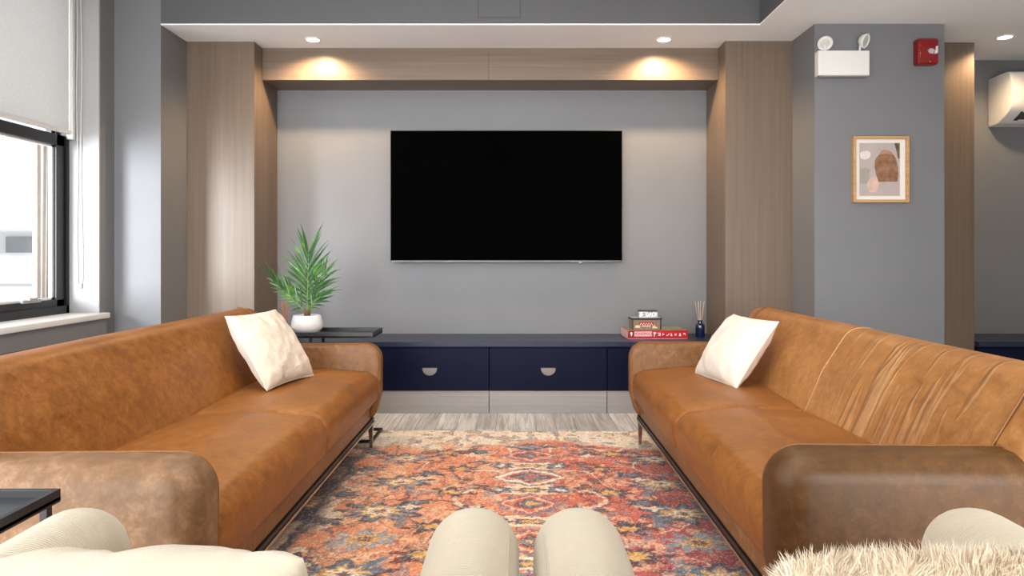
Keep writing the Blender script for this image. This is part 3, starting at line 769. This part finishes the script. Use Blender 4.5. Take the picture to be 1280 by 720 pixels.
# ------------------------------------------------------------------ sofas
def make_sofa(label, loc, rz, crease):
    s = thing('leather_sofa', label, 'sofa', loc, rz, 'pair of caramel leather sofas')
    Ls, TH = 2.18, .13; h = Ls/2
    wob = lambda k: (lambda c: c+Vector((0, 0, 1))*0)
    # back
    prof = rounded([(.45, .168, .05), (.505, .40, .06), (.585, .585, .12), (.685, .742, .075), (.795, .752, .055), (.850, .45, .06), (.825, .168, .05)], 7, .05)
    def fb(c):
        n = noise.noise(Vector((c.x*2.2, c.z*5, c.y*3)))*.006
        k = max(0, 1-abs(abs(c.x)-.46)/.46)
        return Vector((c.x, c.y+n-.010*k*(1 if c.z < .7 and c.y < .7 else 0), c.z+n*.4))
    bm = bmesh.new(); loft(bm, prof, -h, h, .045, .045, 6, 44, fb)
    back = finish('backrest', bm, M['leather_crease'] if crease else M['leather'], s, True, 70)
    # arms
    for sg in (-1, 1):
        pa = rounded([(.030, .166, .066), (-.002, .30, .10), (-.006, .566, .088), (.66, .561, .07), (.66, .168, .07)], 8, .05)
        def fa_(c):
            n = noise.noise(Vector((c.x*4+sg, c.y*5, c.z*5)))*.004
            return Vector((c.x+n, c.y+n*.5, c.z+n*.6))
        bm = bmesh.new()
        if sg > 0: loft(bm, pa, h-TH, h, .022, .062, 7, 2, fa_)
        else: loft(bm, pa, -h, -h+TH, .062, .022, 7, 2, fa_)
        arm = finish('armrest', bm, M['leather_shaded'] if crease and sg > 0 else M['leather_pale'] if sg < 0 and not crease else M['leather_arm'], s, True, 70)
        # piping round the inner edge of the arm
        ip = rounded([(.030, .166, .066), (-.002, .30, .10), (-.006, .566, .088), (.66, .561, .07), (.66, .168, .07)], 8, .05)
        ui = sg*(h-TH+.014)
        path = [(ui, p.x+.003, p.y-.001) for p in ip[4:] if p.x < .57 and not (p.y < .25 and p.x > .1)]
        bm = bmesh.new(); tube(bm, path, .0032, 6); finish('piping', bm, M['seam_dark'], arm)
        # seam where the arm meets the end of the back, outer side
        bm = bmesh.new(); uo = sg*(h-TH+.01)
        bp = [(.570, .562), (.60, .612), (.645, .684), (.668, .722), (.705, .749), (.75, .757)]
        tube(bm, [(uo, y-.002, z) for y, z in bp], .0032, 6)
        tube(bm, [(uo+sg*.016, .572, .567), (uo+sg*.055, .585, .562), (uo+sg*.095, .604, .540), (sg*(h+.001), .625, .48), (sg*(h+.001), .655, .38), (sg*(h+.001), .675, .25)], .0032, 6)
        finish('piping', bm, M['seam_dark'], back)
    # centre seam of the back
    if crease:
        path = [fb(Vector((0, p.x, p.y))) for p in prof if p.x > .5 and p.y > .40 and p.x < .775]
        bm = bmesh.new(); tube(bm, path, .0034, 6); finish('piping', bm, M['piping'], back)
    # seat cushions
    for sg in (-1, 1):
        ps = rounded([(.012, .262, .03), (-.004, .415, .085), (.26, .440, .10), (.53, .425, .03), (.53, .262, .03)], 8, .04)
        u0, u1 = (-h+TH-.004, -.001) if sg < 0 else (.001, h-TH+.004); uc = (u0+u1)/2; hw_ = (u1-u0)/2
        def fs(c):
            k = 1-((c.x-uc)/hw_)**2; k = max(k, 0)
            n = noise.noise(Vector((c.x*3.5, c.y*4, 3+sg)))
            top = max(0, min(1, (c.z-.34)/.08))
            return Vector((c.x, c.y-.006*k*(1-min(1, c.y/.2)) if c.y < .2 else c.y, c.z+top*(.012*k**.6+.006*n)))
        bm = bmesh.new(); loft(bm, ps, u0, u1, .022, .022, 5, 22, fs)
        finish('seat_cushion', bm, M['leather'], s, True, 70)
    # lower front panel
    bm = bmesh.new(); loft(bm, rounded([(.050, .166, .01), (.046, .268, .012), (.70, .268, .01), (.70, .166, .01)], 4, .1), -h+TH-.02, h-TH+.02, .005, .005, 3, 2)
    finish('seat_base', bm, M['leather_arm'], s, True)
    # metal frame and legs
    bm = bmesh.new()
    box(bm, -h+.05, h-.05, .044, .062, .150, .1665, bev=.002); box(bm, -h+.05, h-.05, .775, .793, .150, .1665, bev=.002)
    for sg in (-1, 1): box(bm, sg*(h-.06)-.009, sg*(h-.06)+.009, .06, .78, .150, .1665, bev=.002)
    finish('base_frame', bm, M['black_metal'], s, False)
    finish('frame_edge', newbox(-h+.055, h-.055, .040, .058, .138, .150, bev=.002), M['chrome'], s, False)
    for sg in (-1, 1):
        for y, zb in ((.055, RUG), (.785, 0.0)):
            bm = bmesh.new(); ring = []
            for z, w in ((zb, .007), (.10, .0105), (.150, .0135)):
                ring.append([bm.verts.new((sg*(h-.085+.010*(.15-z)/.15)+sx*w, y+sy*w, z)) for sx, sy in ((-1, -1), (1, -1), (1, 1), (-1, 1))])
            for A_, B_ in zip(ring, ring[1:]):
                for k in range(4): bm.faces.new((A_[k], A_[(k+1) % 4], B_[(k+1) % 4], B_[k]))
            bm.faces.new(ring[0]); bm.faces.new(ring[-1])
            finish('leg', bm, M['chrome'], s, False)
    return s
make_sofa('caramel leather sofa under the window, holding the fuzzy beige cushion', (-.712, 2.60, 0), R(90), False)
make_sofa('caramel leather sofa with creased back, holding the smooth ivory cushion', (.612, 2.66, 0), R(-90), True)

# ------------------------------------------------------------------ cushions
def pillow_bm(w, h, tf, tb, pinch=.07, wr=.006, seed=0, n=44, side=0, expo=.5, fn=None):
    """side 0 both, 1 front half, -1 back half"""
    bm = bmesh.new()
    def pt(i, j, sd):
        u = -1+2*i/n; v = -1+2*j/n
        u = math.copysign(abs(u)**.85, u); v = math.copysign(abs(v)**.85, v)
        x = w/2*u*(1-pinch*(1-v*v)); y = h/2*v*(1-pinch*(1-u*u))
        k = max(0, (1-abs(u)**2.6)*(1-abs(v)**2.6))**expo
        t_ = tf if sd > 0 else tb
        nz_ = noise.noise(Vector((x*11+seed, y*11, sd*3)))*wr+noise.noise(Vector((x*26+seed, y*26, sd*5)))*wr*.5
        # radiating pulls at the corners
        rad = math.sin(math.atan2(y, x)*18+seed)*wr*.5*(u*u*v*v)
        z = sd*(t_*k+nz_*min(1, k*2.2)+rad*min(1, k*3))
        c = Vector((x, y, z))
        return fn(c, u, v, sd) if fn else c
    for sd in ((1, -1) if side == 0 else (side,)):
        g_ = [[bm.verts.new(pt(i, j, sd)) for j in range(n+1)] for i in range(n+1)]
        for i in range(n):
            for j in range(n): bm.faces.new((g_[i][j], g_[i+1][j], g_[i+1][j+1], g_[i][j+1]))
    return bm
def frame_from(c, e1, e2):
    e1 = Vector(e1).normalized(); e2 = Vector(e2); e2 = (e2-e1*e2.dot(e1)).normalized(); e3 = e1.cross(e2)
    m_ = Matrix((e1, e2, e3)).transposed().to_4x4(); m_.translation = Vector(c); return m_
def border(w, h, pinch, n=30):
    pts = []
    for s_ in range(4):
        for k in range(n):
            t_ = -1+2*k/n
            u, v = ((t_, -1), (1, t_), (-t_, 1), (-1, -t_))[s_]
            pts.append((w/2*u*(1-pinch*(1-v*v)), h/2*v*(1-pinch*(1-u*u)), 0))
    return pts
def sofa_cushion(name, label, m_, w, h, tf, tb, front, backm, pip, seed, wr, extra=None):
    c = thing(name, label, 'cushion'); c.matrix_world = m_
    finish('front_cover', pillow_bm(w, h, tf, tb, .06, wr, seed, 56, 1), front, c, True, 85)
    finish('back_cover', pillow_bm(w, h, tf, tb, .06, wr*.5, seed+9, 40, -1), backm, c, True, 85)
    bm = bmesh.new(); tube(bm, border(w*.995, h*.995, .06), .0035, 6, closed=True); finish('edge_seam', bm, pip, c)
    if extra: extra(c)
    return c
mL = frame_from((-1.120, 3.125, .608), (.088, .35, 0), (-.205, 0, .30))
sofa_cushion('throw_cushion', 'fuzzy beige cushion leaning in the far corner of the left sofa', mL, .375, .375, .078, .080, M['chenille'], M['linen'], M['linen'], 2.3, .011)
mR = frame_from((1.025, 3.20, .588), (.078, -.36, 0), (.20, .01, .275))
def patch(c):
    bm = bmesh.new()
    for x0, y0, x1, y1 in ((-.19, .01, .02, .0), (.02, .0, .02, .18)):
        pts = []
        for k in range(12):
            f_ = k/11; x = x0+(x1-x0)*f_; y = y0+(y1-y0)*f_; u = x/.19; v = y/.19
            kk = max(0, (1-abs(u)**3.06)*(1-abs(v)**3.06))**.5
            pts.append((x, y, .080*kk+.0015))
        tube(bm, pts, .0016, 5)
    finish('patch_seam', bm, M['linen_back'], c)
sofa_cushion('throw_cushion', 'smooth ivory cushion with a square seam on the right sofa', mR, .385, .36, .080, .075, M['linen'], M['linen_back'], M['linen'], 7.1, .010)

# ------------------------------------------------------------------ potted palm on the far side table
pl = thing('potted_palm', 'small green palm in a low white pot on the side table', 'plant', (-1.163, 3.80, .5892))
bm = bmesh.new(); lathe(bm, [(0, 0), (.046, 0), (.052, .003), (.080, .030), (.086, .048), (.084, .070), (.076, .100), (.073, .107), (.069, .108), (.067, .104), (.070, .085), (.060, .084), (0, .086)], 48)
pot = finish('pot', bm, M['ceramic'], pl)
bm = bmesh.new(); lathe(bm, [(.069, .086), (.05, .090), (0, .093)], 32); finish('soil', bm, M['soil'], pl)
bm = bmesh.new(); tube(bm, [(0, 0, .085), (.003, 0, .105), (.002, 0, .132)], [.016, .014, .008], 10)
for k in range(5):
    a = 2*math.pi*k/5; tube(bm, [(.012*math.cos(a), .012*math.sin(a), .09), (.013*math.cos(a), .013*math.sin(a), .115), (.017*math.cos(a), .017*math.sin(a), .138)], [.007, .006, .002], 6)
finish('trunk', bm, M['stem'], pl)
def leaflet(bm, base, d, nrm, ln, w, droop):
    d = d.normalized(); side = d.cross(nrm).normalized(); nn = side.cross(d)
    prev = None; S = 6
    for k in range(S+1):
        f_ = k/S; wd = w*(math.sin(math.pi*min(1, f_*.85+.12))**.7)*(1-f_**4) if k < S else 0.0005
        c = base+d*ln*f_-Vector((0, 0, 1))*droop*f_*f_*ln
        row = [bm.verts.new(c-side*wd+nn*wd*.35), bm.verts.new(c), bm.verts.new(c+side*wd+nn*wd*.35)]
        if prev:
            for i in range(2): bm.faces.new((prev[i], prev[i+1], row[i+1], row[i]))
        prev = row
def frond(pts, ln, n, a0, a1, seed, face=(0, -1, .1), start=.22, sides=(-1, 1), w=.0068, short=1.0):
    """rachis curve with paired leaflets; a0..a1 is the leaflet angle from its base to its tip"""
    rnd = random.Random(seed)
    P_ = [Vector(p) for p in pts]
    def cur(t_):
        a, b, c_, d_ = P_; q = 1-t_
        return a*q**3+b*3*q*q*t_+c_*3*q*t_*t_+d_*t_**3
    bm = bmesh.new(); f3 = Vector(face).normalized()
    for k in range(n):
        f_ = k/(n-1); t_ = start+(1-start)*f_; base = cur(t_); tg = (cur(min(1, t_+.02))-cur(t_-.02)).normalized()
        sd = tg.cross(f3).normalized()
        for sg in sides:
            an = R(a0+(a1-a0)*f_+rnd.uniform(-5, 5)); l_ = ln*(.62+.38*math.sin(math.pi*(.12+.62*f_)))*rnd.uniform(.9, 1.08)*(short if sg < 0 else 1)
            d = tg*math.cos(an)+sd*sg*math.sin(an)+f3*rnd.uniform(-.12, .25)
            leaflet(bm, base, d, f3+Vector((rnd.uniform(-.5, .5), 0, rnd.uniform(-.2, .7))), l_, w*rnd.uniform(.85, 1.15), rnd.uniform(.10, .26))
    o = finish('frond', bm, M['leaf'], pl)
    bm = bmesh.new(); tube(bm, [cur(k/10) for k in range(11)], [.0040*(1-.7*k/10) for k in range(11)], 6); finish('midrib', bm, M['rachis'], o)
B0 = (.002, 0, .115)
frond([B0, (.002, 0, .21), (.006, -.01, .325), (.012, -.012, .445)], .245, 13, 60, 16, 1, (0, -1, .15), .16)
frond([B0, (-.045, -.01, .165), (-.10, -.02, .215), (-.165, -.03, .285)], .205, 9, 46, 12, 2, (.1, -1, .15), .22, (-1, 1), .0062, .35)
frond([B0, (.03, .01, .18), (.06, .0, .25), (.095, .0, .33)], .17, 8, 50, 14, 3, (-.1, -1, .2), .3, (-1, 1), .006)
frond([B0, (-.015, .03, .19), (-.025, .06, .27), (-.030, .085, .36)], .19, 9, 58, 18, 4, (.1, -1, .1), .25, (-1, 1), .0062)
frond([B0, (.02, -.01, .15), (.045, -.02, .19), (.085, -.03, .215)], .095, 6, 48, 15, 6, (0, -1, .4), .3, (-1, 1), .005)

# ------------------------------------------------------------------ side tables
def side_table(label, loc, w, d, h, posts, base, lip=.026):
    """loc is the back right corner on the floor; tray spans x -w..0 and y -d..0"""
    s = thing('side_table', label, 'side table', loc, 0, 'black metal side tables')
    bm = bmesh.new(); e = .010; zt = h
    box(bm, -w, 0, -d, 0, zt-lip-.006, zt-lip)
    finish('tray_top', bm, M['black_tray'], s, False)
    bm = bmesh.new()
    box(bm, -w, -w+e, -d, 0, zt-lip-.010, zt, bev=.001); box(bm, -e, 0, -d, 0, zt-lip-.010, zt, bev=.001)
    box(bm, -w+e, -e, -d, -d+e, zt-lip-.010, zt, bev=.001); box(bm, -w+e, -e, -e, 0, zt-lip-.010, zt, bev=.001)
    finish('tray_rim', bm, M['black_metal'], s, False)
    q = .014
    zb0 = RUG+.001
    for y in (-d+q*.5, -q*1.5+.002):
        finish('leg', newbox(posts-q, posts, y, y+q, zb0, zt-lip-.006, bev=.001), M['black_metal'], s, False)
    bm = bmesh.new(); x0, x1 = base
    box(bm, x0, x1, -d, -d+q, zb0, zb0+q, bev=.001); box(bm, x0, x1, -q, 0, zb0, zb0+q, bev=.001)
    box(bm, x0, x0+q, -d+q, -q, zb0, zb0+q, bev=.001); box(bm, x1-q, x1, -d+q, -q, zb0, zb0+q, bev=.001)
    finish('base_frame', bm, M['black_metal'], s, False)
side_table('black tray side table holding the palm, at the far end of the left sofa', (-.777, 3.975, 0), .49, .272, .609, -.335, (-.36, 0), .020)
side_table('black tray side table at the near end of the left sofa', (-.827, 1.240, 0), .46, .272, .609, -.012, (-.40, -.002), .014)

# ------------------------------------------------------------------ armchairs in front of the camera
def make_armchair(label, loc):
    c = thing('armchair', label, 'armchair', loc, 0, 'pair of oatmeal armchairs seen from behind')
    for sg in (-1, 1):
        # arm: round topped, soft nose at the front (+y)
        prof = rounded([(-.12, .12, .08), (.680, .12, .08), (.735, .42, .18), (.742, .611, .095), (.25, .611, .2), (-.12, .596, .08)], 9, .04)
        bm = bmesh.new(); x0 = .33*sg-.075; loft(bm, prof, x0, x0+.15, .072, .072, 10, 1)
        arm = finish('armrest', bm, M['chair'], c, True, 80)
        xs = .33*sg+sg*.058
        pts = [(xs, y, z) for y, z in ((.0, .580), (.2, .586), (.4, .588), (.60, .588), (.66, .580), (.700, .550), (.718, .50), (.720, .40), (.708, .25))]
        pts = [(xs, y, z-.003) for _, y, z in pts]
        bm = bmesh.new(); tube(bm, pts, .0028, 6); finish('seam', bm, M['chair_seam'], arm)
    # seat
    ps = rounded([(-.02, .27, .035), (.60, .27, .035), (.605, .385, .05), (.30, .40, .1), (-.02, .395, .035)], 6, .05)
    bm = bmesh.new(); loft(bm, ps, -.253, .253, .03, .03, 5, 4); finish('seat_cushion', bm, M['chair'], c, True, 80)
    bm = bmesh.new(); loft(bm, rounded([(-.10, .13, .01), (.58, .13, .01), (.58, .268, .01), (-.10, .268, .01)], 3), -.256, .256, .01, .01, 3, 1); finish('seat_base', bm, M['chair'], c, True)
    # back
    pb = rounded([(-.12, .20, .055), (.02, .20, .055), (-.02, .44, .06), (-.075, .70, .055), (-.185, .70, .055), (-.16, .40, .06)], 7, .05)
    bm = bmesh.new(); loft(bm, pb, -.40, .40, .05, .05, 6, 6); finish('backrest', bm, M['chair'], c, True, 80)
    for sg in (-1, 1):
        for y, zb in ((-.06, 0.0), (.58, RUG)):
            bm = bmesh.new(); tube(bm, [(sg*.33, y, zb), (sg*.33, y, .13)], [.012, .02], 12); finish('leg', bm, M['dark_wood'], c)
    return c
ch1 = make_armchair('oatmeal ribbed armchair with the smooth cream cushion', (-.400, .475, 0))
dup(ch1, (.434, .475, 0), label='oatmeal ribbed armchair with the shaggy cream cushion')

# smooth cream cushion
def crumple(c, u, v, sd):
    f = noise.noise(Vector((c.x*7, c.y*9+4, sd)))*.010+noise.noise(Vector((c.x*18, c.y*14, sd+2)))*.012
    ph = c.x*26+2.2*noise.noise(Vector((c.x*5, c.y*5, 1)))
    fold = -.020*(1-abs(math.sin(ph)))**3*max(0, v)**.5+.006*math.sin(c.x*40)*max(0, v)
    k = (1-abs(u)**6)*(1-abs(v)**6)
    return Vector((c.x*(1-.02*abs(v)**9), c.y*(1-.012*abs(u)**9)+.006*noise.noise(Vector((c.x*8, 1.7, 0)))*max(0, v), c.z+sd*(f+fold)*k))
m_ = frame_from((-.430, .770, .562), (1, .0, .03), (0, -.16, .36))
cu = finish('throw_cushion', pillow_bm(.44, .34, .085, .085, .05, .006, 4.0, 60, 0, .5, crumple), M['velvet'], None, True, 89)
cu.matrix_world = m_
tag(cu, 'smooth cream cushion on the left armchair, in the front corner', 'cushion')

# shaggy cushion
m_ = frame_from((.505, .775, .545), (1, 0, 0), (0, -.16, .36))
base = pillow_bm(.46, .34, .075, .075, .04, .004, 8.0, 40, 0, .45)
core = finish('shaggy_cushion', base, M['fur'], None, True, 89); core.matrix_world = m_
tag(core, 'shaggy long haired cream cushion on the right armchair', 'cushion')
def fur(core, count, ln, parent):
    me = core.data; rs = np.random.RandomState(5)
    fs = [f for f in me.polygons]; ar = np.array([f.area for f in fs]); pick = rs.choice(len(fs), count, p=ar/ar.sum())
    vs, fc = [], []
    for i in pick:
        f = fs[i]; q = [me.vertices[k].co for k in f.vertices]; a, b = rs.rand(2)
        p = q[0].lerp(q[1], a).lerp(q[3].lerp(q[2], a), b); n = f.normal
        cl = Vector((noise.noise(p*42), noise.noise(p*42+Vector((7, 0, 0))), noise.noise(p*42+Vector((0, 9, 0)))))   # clumping
        d = (n+cl*.9+Vector(rs.uniform(-.35, .35, 3))+Vector((0, .15, 0))).normalized()
        l_ = ln*rs.uniform(.6, 1.25); s = d.cross(Vector(rs.normal(size=3))).normalized()*rs.uniform(.0004, .0009)
        dr = Vector(rs.uniform(-.4, .4, 3))*l_*.4
        k0 = len(vs)
        vs += [p-s, p+s, p+d*l_*.55+s*.8, p+d*l_*.55-s*.8, p+d*l_+dr]
        fc += [(k0, k0+1, k0+2, k0+3), (k0+3, k0+2, k0+4)]
    m2 = bpy.data.meshes.new('long_pile'); m2.from_pydata([tuple(v_) for v_ in vs], [], fc); m2.materials.append(M['fur'])
    o = bpy.data.objects.new('long_pile', m2); link(o, parent); o['kind'] = 'stuff'
fur(core, 52000, .020, core)

# ------------------------------------------------------------------ light
w = bpy.data.worlds.new('overcast sky'); sc.world = w; w.use_nodes = True
bg = w.node_tree.nodes['Background']; bg.inputs['Color'].default_value = (.96, .98, 1, 1); bg.inputs['Strength'].default_value = 2.2
def area(name, loc, aim, sx, sy, power, col=(1, 1, 1), spread=180):
    d = bpy.data.lights.new(name, 'AREA'); d.shape = 'RECTANGLE'; d.size = sx; d.size_y = sy; d.energy = power; d.color = col; d.spread = R(spread)
    o = bpy.data.objects.new(name, d); o.location = loc
    o.rotation_euler = (Vector(aim)-Vector(loc)).to_track_quat('-Z', 'Y').to_euler(); link(o); return o
area('street_daylight', (-5.4, -2.2, 1.5), (-2.5, 3.6, 1.25), 2.4, 2.6, 1250, (.93, .97, 1))
area('ceiling_fill', (-.2, 1.7, 2.74), (-.2, 1.7, 0), 2.6, 2.6, 44, (1, .96, .90))  # added overhead fill for ambient light, no fixture there
area('left_wall_fill', (-2.38, .3, 1.5), (1.0, 1.6, .7), 1.6, 1.4, 44, (.93, .97, 1))  # soft fill standing in for unseen windows along this wall
area('left_wall_fill', (-2.38, 1.7, 1.45), (1.2, 2.4, .6), 1.0, 1.2, 24, (.93, .97, 1))  # second added fill on the solid wall, brightens the right sofa
area('rear_fill', (-.6, -2.6, 1.4), (-.15, 4.8, .75), 3.2, 2.0, 30, (.97, .98, 1), 46)  # added fill behind the camera, brightens the media wall
area('upward_fill', (1.6, .2, .8), (1.4, 2.6, 2.6), 1.4, 1.4, 46, (1, .98, .95))  # added unseen fill aimed up, brightens the low ceiling
area('upward_fill', (-1.7, .1, .7), (-.9, 3.6, 2.5), 1.0, 1.0, 34, (1, .98, .95))  # second added fill, aimed up at the soffit
area('right_side_fill', (3.2, 1.5, 2.38), (3.2, 2.4, 0), 1.6, 2.6, 16, (1, .90, .76))  # added warm fill over the unseen right side of the room

# ------------------------------------------------------------------ camera
cd = bpy.data.cameras.new('camera'); cam = bpy.data.objects.new('camera', cd); link(cam)
cam.location = (0, 0, 1.034); cam.rotation_euler = (R(90), 0, 0)
cd.sensor_width = 36; cd.lens = 36*853/1280; cd.shift_x = -5/1280; cd.shift_y = -42/1280; cd.clip_start = .02; cd.clip_end = 200
sc.camera = cam
sc.view_settings.view_transform = 'Standard'; sc.view_settings.look = 'None'; sc.view_settings.exposure = 0.16
